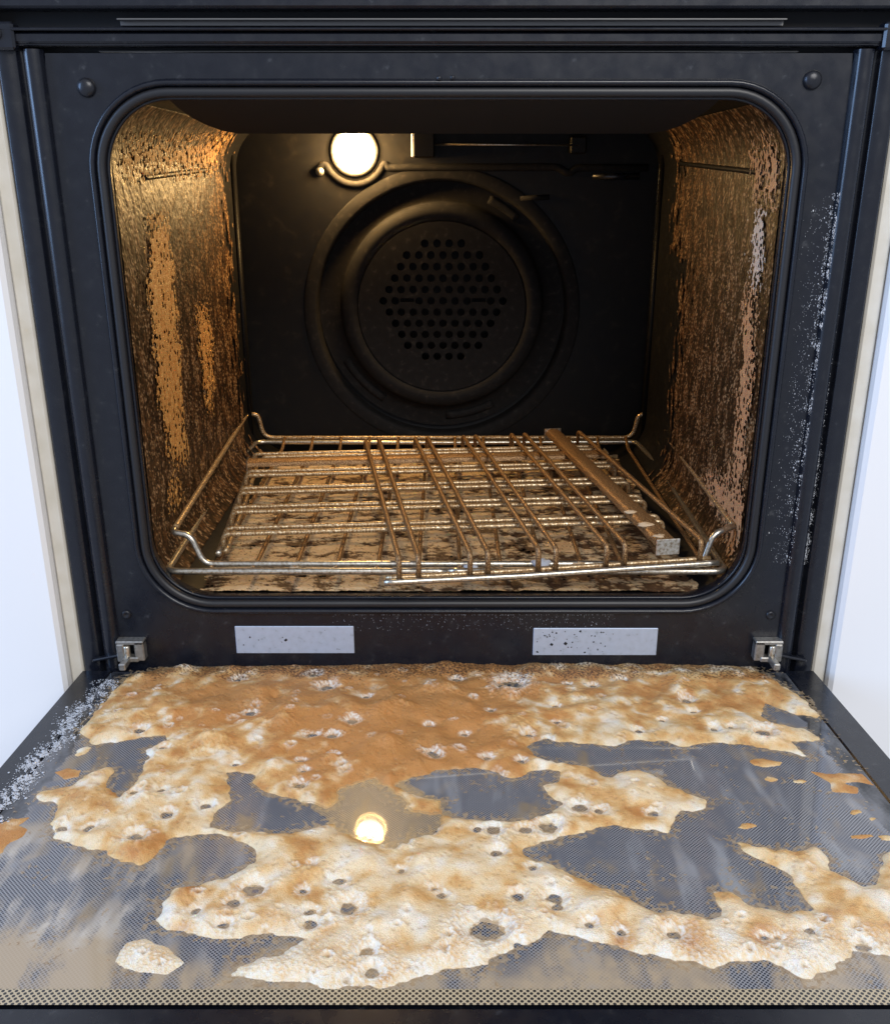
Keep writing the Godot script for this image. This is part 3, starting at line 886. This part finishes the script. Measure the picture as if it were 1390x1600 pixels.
func foam_patch(called: String, outer: Array, holes: Array, craters: Array, step: float, thick: float, sd: int, tone := 0.0) -> MeshInstance3D:
	var poly := to_door(outer)
	var hole_polys := []
	for h in holes: hole_polys.append(to_door(h))
	var cr := []
	for c in craters:
		var p := on_door(c[0], c[1])
		var e := on_door(c[0] + c[2], c[1])
		cr.append([p, (e.x - p.x)])
	if thick > 0.003:   # stray burst bubbles, most of them where the foam is young
		for k in 85:
			cr.append([on_door(rng.randf_range(60.0, 1380.0), rng.randf_range(1180.0, 1540.0) if k > 35 else rng.randf_range(1050.0, 1200.0)), rng.randf_range(0.0022, 0.0058)])
	var og := []
	for q in ORANGE:
		var p := on_door(q[0], q[1])
		og.append([p, on_door(q[0] + q[2], q[1]).x - p.x, q[3]])
	var lo := poly[0]
	var hi := poly[0]
	for p in poly:
		lo = lo.min(p)
		hi = hi.max(p)
	lo -= Vector2.ONE * 0.006
	hi += Vector2.ONE * 0.006
	lo.x = maxf(lo.x, -0.2965)
	hi.x = minf(hi.x, 0.2965)
	var nu := int((hi.x - lo.x) / step) + 1
	var nv := int((hi.y - lo.y) / step) + 1
	var w1 := noise(70.0, sd + 1)
	var w2 := noise(330.0, sd + 2, FastNoiseLite.TYPE_SIMPLEX_SMOOTH, 3)
	var keep := PackedByteArray()
	keep.resize(nu * nv)
	var amp := 0.0026 if thick > 0.003 else 0.0012
	for j in nv:
		for i in nu:
			var p := lo + Vector2(i, j) * step
			var q := p + Vector2(w1.get_noise_2d(p.x, p.y), w1.get_noise_2d(p.x + 3.0, p.y)) * amp + Vector2(w2.get_noise_2d(p.x, p.y), w2.get_noise_2d(p.x, p.y + 3.0)) * amp * 0.4
			if not Geometry2D.is_point_in_polygon(q, poly): continue
			var inside := true
			for h in hole_polys:
				if Geometry2D.is_point_in_polygon(q, h):
					inside = false
					break
			if inside: keep[j * nu + i] = 1
	for c in cr:   # burst bubbles that show the pane
		if c[1] < 0.003: continue
		var r: float = c[1] * 0.8
		for j in range(maxi(0, int((c[0].y - r - lo.y) / step)), mini(nv, int((c[0].y + r - lo.y) / step) + 2)):
			for i in range(maxi(0, int((c[0].x - r - lo.x) / step)), mini(nu, int((c[0].x + r - lo.x) / step) + 2)):
				var p := lo + Vector2(i, j) * step
				var dd: Vector2 = p - c[0]
				dd.y *= 1.25
				if dd.length() < r * (0.8 + 0.7 * w2.get_noise_2d(p.x, p.y) + 0.4 * w1.get_noise_2d(p.x * 2.0, p.y * 2.0)): keep[j * nu + i] = 0
	var dist := spread(keep, nu, nv, step)
	var other := PackedByteArray()
	other.resize(nu * nv)
	for k in nu * nv: other[k] = 1 - keep[k]
	var outside := spread(other, nu, nv, step)
	for k in nu * nv: dist[k] = dist[k] - step * 0.5 if keep[k] else 0.5 * step - minf(outside[k], 0.01)
	for pass_ in 2:
		var soft := dist.duplicate()
		for j in range(1, nv - 1):
			for i in range(1, nu - 1):
				var k := j * nu + i
				if absf(dist[k]) > 0.006: continue
				soft[k] = (dist[k] * 4.0 + (dist[k - 1] + dist[k + 1] + dist[k - nu] + dist[k + nu]) * 2.0 + dist[k - nu - 1] + dist[k - nu + 1] + dist[k + nu - 1] + dist[k + nu + 1]) / 16.0
		dist = soft
	for k in nu * nv: keep[k] = 1 if dist[k] > -2.5 * step else 0
	var big := noise(24.0, sd + 3, FastNoiseLite.TYPE_SIMPLEX_SMOOTH, 2)
	var mid := noise(75.0, sd + 4, FastNoiseLite.TYPE_SIMPLEX_SMOOTH, 2)
	var fine := noise(420.0, sd + 5, FastNoiseLite.TYPE_SIMPLEX_SMOOTH, 3)
	var patchy := noise(38.0, sd + 7)
	var grain := noise(260.0, sd + 8, FastNoiseLite.TYPE_SIMPLEX_SMOOTH, 4)
	# bubbles: swellings, burst craters with a crusty lip, and many small pores
	var add := PackedFloat32Array()
	add.resize(nu * nv)
	var crusts := PackedFloat32Array()
	crusts.resize(nu * nv)
	var pores := PackedFloat32Array()
	pores.resize(nu * nv)
	var shapes := []
	for c in cr: shapes.append([0, c[0], c[1], 1.0])
	if thick > 0.003:
		for k in 230: shapes.append([1, Vector2(rng.randf_range(lo.x, hi.x), rng.randf_range(lo.y, hi.y)), rng.randf_range(0.004, 0.013), rng.randf_range(0.4, 1.0)])
		for k in 210: shapes.append([0, Vector2(rng.randf_range(lo.x, hi.x), rng.randf_range(lo.y, hi.y)), rng.randf_range(0.0014, 0.0034), rng.randf_range(0.3, 0.8)])
		for k in 5200: shapes.append([2, Vector2(rng.randf_range(lo.x, hi.x), rng.randf_range(lo.y, hi.y)), rng.randf_range(0.0006, 0.0015), rng.randf_range(0.4, 1.0)])
	for q in shapes:
		var at: Vector2 = q[1]
		var rad: float = q[2]
		var far := rad * (2.2 if q[0] == 0 else 1.7)
		var oval := rng.randf_range(0.8, 1.3)
		for j in range(maxi(0, int((at.y - far - lo.y) / step)), mini(nv, int((at.y + far - lo.y) / step) + 2)):
			for i in range(maxi(0, int((at.x - far - lo.x) / step)), mini(nu, int((at.x + far - lo.x) / step) + 2)):
				var k := j * nu + i
				if keep[k] == 0: continue
				var p := lo + Vector2(i, j) * step
				var rr := Vector2(p.x - at.x, (p.y - at.y) * oval).length() / rad * (1.0 + 0.25 * grain.get_noise_2d(p.x, p.y) + 0.3 * mid.get_noise_2d(p.x, p.y))
				if q[0] == 0:
					var size := minf(1.0, rad / 0.005)
					add[k] += q[3] * size * (0.0016 * exp(-pow((rr - 1.15) / 0.4, 2.0)) - 0.0030 * exp(-rr * rr * 2.2))
					crusts[k] = maxf(crusts[k], q[3] * exp(-pow((rr - 0.95) / 0.42, 2.0)))
					if rr < 0.7: pores[k] = maxf(pores[k], (0.7 - rr) * q[3])
				elif q[0] == 1:
					add[k] += q[3] * 0.34 * rad * exp(-rr * rr * 1.9)
				else:
					add[k] -= q[3] * 0.7 * rad * exp(-rr * rr * 1.6)
					pores[k] = maxf(pores[k], 0.55 * q[3] * exp(-rr * rr * 2.0))
	var h := PackedFloat32Array()
	h.resize(nu * nv)
	var col := PackedColorArray()
	col.resize(nu * nv)
	var orange := Color(0.52, 0.245, 0.075)
	var tan := Color(0.70, 0.44, 0.18)
	var cream := Color(0.80, 0.64, 0.41)
	var white := Color(0.82, 0.77, 0.68)
	for j in nv:
		for i in nu:
			var k := j * nu + i
			if keep[k] == 0:
				h[k] = -0.003
				col[k] = tan
				continue
			var p := lo + Vector2(i, j) * step
			var d := maxf(dist[k], 0.0)
			var b := big.get_noise_2d(p.x, p.y)
			var m := mid.get_noise_2d(p.x, p.y)
			var f := fine.get_noise_2d(p.x, p.y)
			var edge := 1.0 - exp(-d / 0.0042)
			var body := 1.0 - exp(-d / 0.010)
			var crust := crusts[k]
			var crumb := smoothstep(0.285, 0.33, p.y + 0.02 * b) * smoothstep(0.02, 0.004, d)
			var hh := thick * (0.45 * edge + 0.55 * body) * (0.85 + 0.75 * b + 0.12 * m)
			hh += edge * (add[k] * minf(1.0, thick / 0.004) + 0.00016 * f + crumb * (0.0010 * f + 0.0007 * grain.get_noise_2d(p.x, p.y)) + crust * 0.0004 * f)
			h[k] = (maxf(hh, 0.00035 * edge) - 0.0004 * (1.0 - edge)) if dist[k] > 0.0 else -0.0004 + dist[k] * 1.1
			var o := tone
			for q in og:
				var r2: float = p.distance_squared_to(q[0]) / (q[1] * q[1])
				if r2 < 4.0: o += q[2] * exp(-r2 * 1.4)
			var pn := patchy.get_noise_2d(p.x, p.y)
			o = clampf(0.14 + o * 0.85 + 0.85 * pn + 0.22 * m + 0.16 * f - 0.3 * b, 0.0, 1.15)
			var c2 := cream.lerp(tan, clampf(o * 1.9, 0.0, 1.0)).lerp(orange, clampf(o * 1.7 - 0.75, 0.0, 1.0))
			var wh := clampf(crust * 0.95 * (0.65 + 1.2 * f) + crumb * (0.4 + f) + maxf(0.0, -pn - 0.2) * 1.8 * (1.0 - minf(o, 1.0)), 0.0, 1.0)
			c2 = c2.lerp(white, wh)
			c2 = c2.lerp(Color(0.34, 0.15, 0.05), clampf((grain.get_noise_2d(p.x, p.y) - 0.22) * 2.6, 0.0, 1.0) * clampf(o * 0.8 - 0.12, 0.0, 0.6))   # burnt grease taken up by the foam
			var burnt := 0.021 + 0.012 * pn + 0.006 * b - p.y   # scorched crumbs along the hinge edge
			if burnt + 0.02 * grain.get_noise_2d(p.x * 1.5, p.y * 1.5) > 0.0 and thick > 0.003: c2 = Color(0.075, 0.032, 0.013).lerp(c2, clampf(0.35 + 1.6 * f, 0.0, 0.8))
			c2 = c2.lerp(Color(0.30, 0.19, 0.10), clampf(pores[k] * 1.1, 0.0, 0.62))
			col[k] = c2
	var mesh := relief(door_n() * 0.0004 + Vector3(lo.x, 0, 0) + door_t() * lo.y, Vector3(1, 0, 0), door_t(), door_n(), nu, nv, step, h, col, keep)
	var made := put(called, mesh, M.foam, self)
	if thick > 0.003:   # lacy brown fringe where the froth has drained and dried on the pane
		var lace := noise(240.0, sd + 9, FastNoiseLite.TYPE_SIMPLEX_SMOOTH, 4)
		var reach := noise(30.0, sd + 10)
		var thin := PackedByteArray()
		thin.resize(nu * nv)
		for j in nv:
			for i in nu:
				var k := j * nu + i
				var p := lo + Vector2(i, j) * step
				var out := -dist[k] / (0.0078 + 0.009 * reach.get_noise_2d(p.x, p.y))
				if out > -0.6 and out < 1.0 and dist[k] > -0.0098 and lace.get_noise_2d(p.x, p.y) > -0.42 + 0.6 * out: thin[k] = 1
				h[k] = 0.00012 + 0.0002 * absf(lace.get_noise_2d(p.x, p.y))
				col[k] = Color(0.40, 0.27, 0.14).lerp(Color(0.62, 0.48, 0.31), clampf(0.5 + 1.4 * lace.get_noise_2d(p.y, p.x), 0.0, 1.0))
		var fringe := put("dried_fringe", relief(Vector3(lo.x, 0, 0) + door_t() * lo.y, Vector3(1, 0, 0), door_t(), door_n(), nu, nv, step, h, col, thin), M.film, made)
		fringe.set_meta("kind", "stuff")
	return made

func blob(px: float, py: float, rx: float, ry: float, lean := 0.0) -> Array:
	var out := []
	for i in 14:
		var a := TAU * i / 14.0
		var k := 1.0 + rng.randf_range(-0.22, 0.22)
		out.append([px + cos(a) * rx * k, py + sin(a) * ry * k + cos(a) * lean])
	return out

func foam_on_door() -> void:
	tag(foam_patch("cleaning_foam", OUTER, HOLES, CRATERS, 0.00085, 0.0043, 400), "thick tan and cream cleaning foam spread over the glass of the lowered door", "foam")
	var powdery := foam_patch("cleaning_foam", [[178, 1502], [200, 1472], [228, 1466], [268, 1484], [288, 1505], [262, 1524], [212, 1520]], [], [[225, 1492, 9], [250, 1508, 7]], 0.0007, 0.0030, 500, -0.1)
	tag(powdery, "small whitish crumbly foam patch apart from the large one near the dotted pane edge", "foam")
	tag(foam_patch("cleaning_foam", [[-30, 1335], [-10, 1290], [18, 1280], [48, 1277], [30, 1290], [45, 1296], [36, 1308], [15, 1318], [2, 1335]], [], [], 0.0007, 0.0014, 510, 0.9), "thin brown scrap of dried foam on the door beside the powder-dusted rail", "foam")
	tag(foam_patch("cleaning_foam", [[1262, 1204], [1290, 1209], [1345, 1208], [1368, 1228], [1340, 1222], [1318, 1224], [1342, 1232], [1340, 1240], [1300, 1238], [1294, 1222]], [], [], 0.0006, 0.0011, 520, 1.0), "thin forked brown scrap of dried foam on bare pane", "foam")
	tag(foam_patch("cleaning_foam", [[85, 1207], [105, 1200], [128, 1203], [124, 1214], [100, 1219]], [], [], 0.0006, 0.0012, 530, 0.9), "small brown foam scrap on the bare glass near the powdered door rail", "foam")
	wet_film()
	for q in [[1196, 1192, 27, 6, 2.0], [1205, 1217, 11, 4, 1.0], [1165, 1291, 14, 5, 0.0], [1250, 1221, 11, 2.5, 0.0], [1345, 1308, 18, 4, 0.0], [1384, 1310, 12, 5, 1.0], [1336, 1270, 9, 4, 0.0], [130, 1174, 13, 6, -5.0], [1362, 1279, 5, 2.5, 0.0]]:
		tag(foam_patch("foam_blob", blob(q[0], q[1], q[2], q[3], q[4]), [], [], 0.0005, 0.0018, 540, 0.35), {1196: "long oval tan foam fleck just off the pointed tips of the large foam", 1205: "short foam fleck close to the long oval one on the bare glass", 1165: "lone oval foam fleck on dotted glass between two arms of the large foam", 130: "slanting foam fleck near the powdered door rail"}.get(q[0], "tiny stray fleck of tan foam near the forked brown scrap"), "foam", "stray foam flecks on the door glass")

func wall_foam() -> void:
	for s in [-1, 1]:
		var step := 0.00115
		var z0 := -0.425
		var nu := int(0.405 / step)
		var nv := int(0.361 / step)
		var y0 := 0.067
		var streaks := []
		var src := [[[[226, 330], [262, 330], [275, 500], [284, 640], [292, 730], [262, 732], [245, 640], [226, 470]], 1.0], [[[297, 470], [328, 480], [330, 560], [332, 640], [322, 660], [308, 560]], 0.9], [[[252, 745], [288, 742], [284, 780], [260, 810]], 0.8], [[[178, 205], [345, 205], [335, 275], [215, 280], [185, 300]], 0.55]]
		if s > 0:
			src = [[[[1182, 320], [1200, 320], [1198, 450], [1175, 460]], 1.2], [[[1165, 440], [1186, 440], [1184, 560], [1172, 700], [1165, 780], [1142, 780], [1158, 600]], 1.0], [[[1090, 735], [1130, 730], [1168, 760], [1172, 880], [1150, 870], [1120, 800]], 0.85], [[[1195, 200], [1225, 205], [1225, 330], [1200, 330]], 0.9], [[[1168, 230], [1200, 200], [1205, 300], [1180, 330]], 0.45]]
		for q in src:
			var p := PackedVector2Array()
			for a in q[0]:
				var w := on_x(a[0], a[1], s * WALL)
				p.append(Vector2(w.z, w.y))
			streaks.append([p, q[1]])
		var w1 := noise(60.0, 610 + s)
		var run := noise(120.0, 620 + s)
		var speck := noise(230.0, 650 + s, FastNoiseLite.TYPE_SIMPLEX_SMOOTH, 4)
		var fine := noise(300.0, 630 + s, FastNoiseLite.TYPE_SIMPLEX_SMOOTH, 3)
		var cell := noise(260.0, 640 + s, FastNoiseLite.TYPE_CELLULAR, 1)
		var h := PackedFloat32Array()
		var col := PackedColorArray()
		var keep := PackedByteArray()
		h.resize(nu * nv)
		col.resize(nu * nv)
		keep.resize(nu * nv)
		var fk := PackedByteArray()
		fk.resize(nu * nv)
		var fh := PackedFloat32Array()
		fh.resize(nu * nv)
		var fc := PackedColorArray()
		fc.resize(nu * nv)
		for j in nv:
			for i in nu:
				var k := j * nu + i
				var p := Vector2(z0 + i * step, y0 + j * step)
				var r := run.get_noise_2d(p.x, p.y * 0.35)
				var f := fine.get_noise_2d(p.x, p.y * 0.8)
				var w := w1.get_noise_2d(p.x, p.y * 0.4)
				var ce := cell.get_noise_2d(p.x, p.y * 0.8)
				# the film thins out towards the back, with a ragged edge
				if p.x + 0.05 * w + 0.03 * r > -0.375 + (0.09 if s > 0 else 0.0) * (1.0 if p.y < 0.3 else 0.4): keep[k] = 1
				h[k] = 0.0006 + 0.0006 * r + 0.00036 * f + 0.0001 * ce
				var over := maxf(p.y - (Y1 + 0.004 - RAD), (Y0 - 0.002 + RAD) - p.y)   # the wall turns in at roof and floor
				var turn := 0.051 - sqrt(maxf(0.0, 0.051 * 0.051 - over * over)) if over > 0.0 else 0.0
				h[k] += turn
				var g := clampf(0.45 + 0.9 * f + 0.7 * r + 0.5 * w, 0.0, 1.0)
				col[k] = Color(0.012, 0.006, 0.003).lerp(Color(0.14, 0.062, 0.022), g * g)
				if f + 0.5 * w > 0.42: col[k] = Color(0.36, 0.22, 0.11)
				var q := p + Vector2(w * 0.012 + f * 0.004 + r * 0.006, r * 0.01)
				for t in streaks:
					var cover := 0.0
					for off in [Vector2.ZERO, Vector2(0.012, 0), Vector2(-0.012, 0), Vector2(0, 0.014), Vector2(0, -0.014)]:
						if Geometry2D.is_point_in_polygon(q + off, t[0]): cover += 0.2
					if cover > 0.0 and cover + 0.9 * speck.get_noise_2d(p.x, p.y * 0.7) + 0.25 * r > 0.62 - 0.25 * (t[1] - 0.75):
						fk[k] = 1
						fh[k] = 0.0024 + 0.0005 * f + 0.0006 * r + turn
						fc[k] = Color(0.50, 0.21, 0.045).lerp(Color(0.66, 0.36, 0.11), clampf(0.4 + f + 0.8 * r, 0.0, 1.0))
						if s > 0: fc[k] = fc[k].lerp(Color(0.5, 0.28, 0.19), 0.5)
						if t[1] > 1.1: fc[k] = Color(0.62, 0.52, 0.42)
		var o := Vector3(s * WALL, y0, z0)
		var n := Vector3(-s, 0, 0)
		tag(put("baked_grime", relief(o, Vector3(0, 0, 1), Vector3(0, 1, 0), n, nu, nv, step, h, col, keep), M.grime, self), "glistening dark brown baked-on grease on the cavity wall " + ("away from the lamp" if s > 0 else "nearer the lamp"), "grime", "", "stuff")
		tag(put("wall_foam", relief(o, Vector3(0, 0, 1), Vector3(0, 1, 0), n, nu, nv, step, fh, fc, fk), M.foam, self), "pinkish brown foam runs on the cavity wall away from the lamp" if s > 0 else "golden orange foam runs on the cavity wall nearer the lamp", "foam")

func floor_foam() -> void:
	var step := 0.0012
	var nu := int(0.44 / step)
	var nv := int(0.40 / step)
	var o := Vector3(-0.22, 0.0565, -0.42)
	var w1 := noise(22.0, 701)
	var w2 := noise(90.0, 702)
	var fine := noise(420.0, 703, FastNoiseLite.TYPE_SIMPLEX, 2)
	var h := PackedFloat32Array()
	var col := PackedColorArray()
	var keep := PackedByteArray()
	h.resize(nu * nv)
	col.resize(nu * nv)
	keep.resize(nu * nv)
	for j in nv:
		for i in nu:
			var k := j * nu + i
			var x := i * step - 0.22
			var z := j * step - 0.42
			var a := w1.get_noise_2d(x, z * 1.6)
			var b := w2.get_noise_2d(x, z * 1.8)
			var f := fine.get_noise_2d(x, z)
			var wet := clampf(0.55 + 1.5 * a + 0.8 * b - maxf(0.0, x - 0.02) * 3.0 , 0.0, 1.0)
			if 0.2 + a + 0.6 * b + 0.4 * f > -0.75: keep[k] = 1
			h[k] = 0.0016 + 0.0016 * a + 0.0008 * b + 0.0004 * f
			col[k] = Color(0.085, 0.040, 0.018).lerp(Color(0.62, 0.45, 0.26), smoothstep(0.12, 0.5, wet + 0.3 * f))
			if absf(b + 0.3 * a) < 0.015 + 0.02 * f: col[k] = Color(0.12, 0.06, 0.028)
	tag(put("floor_foam", relief(o, Vector3(1, 0, 0), Vector3(0, 0, 1), Vector3(0, 1, 0), nu, nv, step, h, col, keep), M.foam, self), "beige foam and burnt brown grease pooled on the oven floor under the racks", "foam")
	# white clots on the front wires of the racks
	for q in [[845, 880, 9], [770, 897, 11], [460, 892, 8], [652, 903, 6], [905, 884, 7], [735, 886, 6], [1008, 820, 8], [985, 800, 6], [1030, 838, 6]]:
		var c := on_z(q[0], q[1], -0.02) if q[1] > 860 else on_y(q[0], q[1], 0.1075)
		var r: float = q[2] * 0.0005
		var pts := PackedVector3Array()
		for i in 9:
			for j in 12:
				var th := PI * (i + 0.02) / 8.04
				var ph := TAU * j / 12.0
				pts.append(c + Vector3(sin(th) * cos(ph) * 1.7, cos(th) * (0.8 if q[1] > 860 else 0.45), sin(th) * sin(ph)) * r * (1.0 + rng.randf_range(-0.3, 0.3)))
		var m := put("foam_clot", grid(pts, 9, 12, false, true, c), M.speck if q[0] in [845, 735] else M.clot, self)
		tag(m, ("small white clot" if q[0] in [845, 735] else "small tan clot") + " of dried foam clinging to the " + ("front wires of the racks" if q[1] > 860 else "rounded bar of the topmost rack"), "foam", "foam clots on the rack wires")

func scatter(called: String, label: String, spots: Array, parent: Node) -> void:
	var mm := MultiMesh.new()
	mm.transform_format = MultiMesh.TRANSFORM_3D
	var sm := SphereMesh.new()
	sm.radius = 0.5
	sm.height = 1.0
	sm.radial_segments = 7
	sm.rings = 4
	mm.mesh = sm
	mm.instance_count = spots.size()
	for i in spots.size():
		mm.set_instance_transform(i, spots[i])
	var o := MultiMeshInstance3D.new()
	o.name = called
	o.multimesh = mm
	o.material_override = M.speck
	parent.add_child(o, true)
	tag(o, label, "residue", "", "stuff")

func specks() -> void:
	var list := []
	var clump := noise(0.07, 900)
	for k in 15000:   # frosty run of dried droplets down the right side
		var f := rng.randf()
		var py := lerpf(300.0, 880.0, pow(f, 0.75))
		var px := lerpf(1308.0, 1246.0, (py - 300.0) / 580.0) + rng.randfn(0.0, 5.0 + 5.0 * f)
		if rng.randf() < 0.12: px -= rng.randf() * 40.0
		if clump.get_noise_2d(px, py * 0.6) < rng.randf_range(-0.35, 0.25): continue
		var p := on_z(px, py, 0.0)
		var z := 0.0002
		var ax := absf(p.x)
		if ax > 0.2655 and ax < 0.2785: z = 0.0055 - absf(ax - 0.272) * 0.35
		var r := rng.randf_range(0.0002, 0.00042) * (2.6 if rng.randf() < 0.05 else 1.0)
		list.append(Transform3D(Basis().scaled(Vector3(r, r * rng.randf_range(0.8, 2.2), r * 0.6)), Vector3(p.x, p.y, z)))
	for k in 500:
		var p := on_z(rng.randf_range(520, 960), rng.randf_range(945, 985), 0.0)
		var r := rng.randf_range(0.0002, 0.0005)
		list.append(Transform3D(Basis().scaled(Vector3(r, r, r * 0.4)), Vector3(p.x, minf(p.y, 0.047), 0.0002)))
	scatter("dried_specks", "white dried droplets speckling the black oven front beside the mouth", list, self)
	var d := []
	for k in 9000:   # white powder along the left rail of the door
		var f := pow(rng.randf(), 0.9)
		var py := lerpf(1062.0, 1330.0, f)
		var px := lerpf(170.0, -60.0, f) + rng.randfn(0.0, 10.0) + 6.0 * sin(f * 23.0)
		if clump.get_noise_2d(px, py) < rng.randf_range(-0.4, 0.2): continue
		var q := on_door(px, py)
		if q.x < -0.2955 or q.x > -0.2: continue
		var r := rng.randf_range(0.0003, 0.0009) * (2.6 if rng.randf() < 0.06 else 1.0)
		d.append(Transform3D(Basis().scaled(Vector3(r, r * 0.5, r)), Vector3(q.x, 0, 0) + door_t() * q.y + door_n() * 0.0003))
	scatter("white_powder", "white powdery residue along the black side rail of the lowered door", d, self)

func wet_film() -> void:
	# thin puddle of cleaner round the mirrored lamp: clear, with a crinkled skin
	var poly := to_door([[440, 1235], [500, 1205], [560, 1195], [640, 1225], [705, 1262], [690, 1300], [640, 1350], [560, 1345], [500, 1330], [515, 1290], [480, 1262]])
	var step := 0.0006
	var lo := poly[0]
	var hi := poly[0]
	for p in poly:
		lo = lo.min(p)
		hi = hi.max(p)
	var nu := int((hi.x - lo.x) / step) + 2
	var nv := int((hi.y - lo.y) / step) + 2
	var w := noise(150.0, 811)
	var rip := noise(170.0, 812, FastNoiseLite.TYPE_SIMPLEX_SMOOTH, 2)
	var spot := on_door(580, 1285)
	var h := PackedFloat32Array()
	var col := PackedColorArray()
	var keep := PackedByteArray()
	h.resize(nu * nv)
	col.resize(nu * nv)
	keep.resize(nu * nv)
	col.fill(Color.WHITE)
	for j in nv:
		for i in nu:
			var k := j * nu + i
			var p := lo + Vector2(i, j) * step
			if Geometry2D.is_point_in_polygon(p + Vector2(w.get_noise_2d(p.x, p.y), w.get_noise_2d(p.y, p.x)) * 0.008, poly): keep[k] = 1
			h[k] = 0.0007 + 0.00004 * rip.get_noise_2d(p.x, p.y) * smoothstep(0.004, 0.014, p.distance_to(spot))
	tag(put("cleaner_puddle", relief(Vector3(lo.x, 0, 0) + door_t() * lo.y, Vector3(1, 0, 0), door_t(), door_n(), nu, nv, step, h, col, keep), M.wet, self), "thin wet puddle of cleaner mirroring the lamp on the door glass", "puddle")
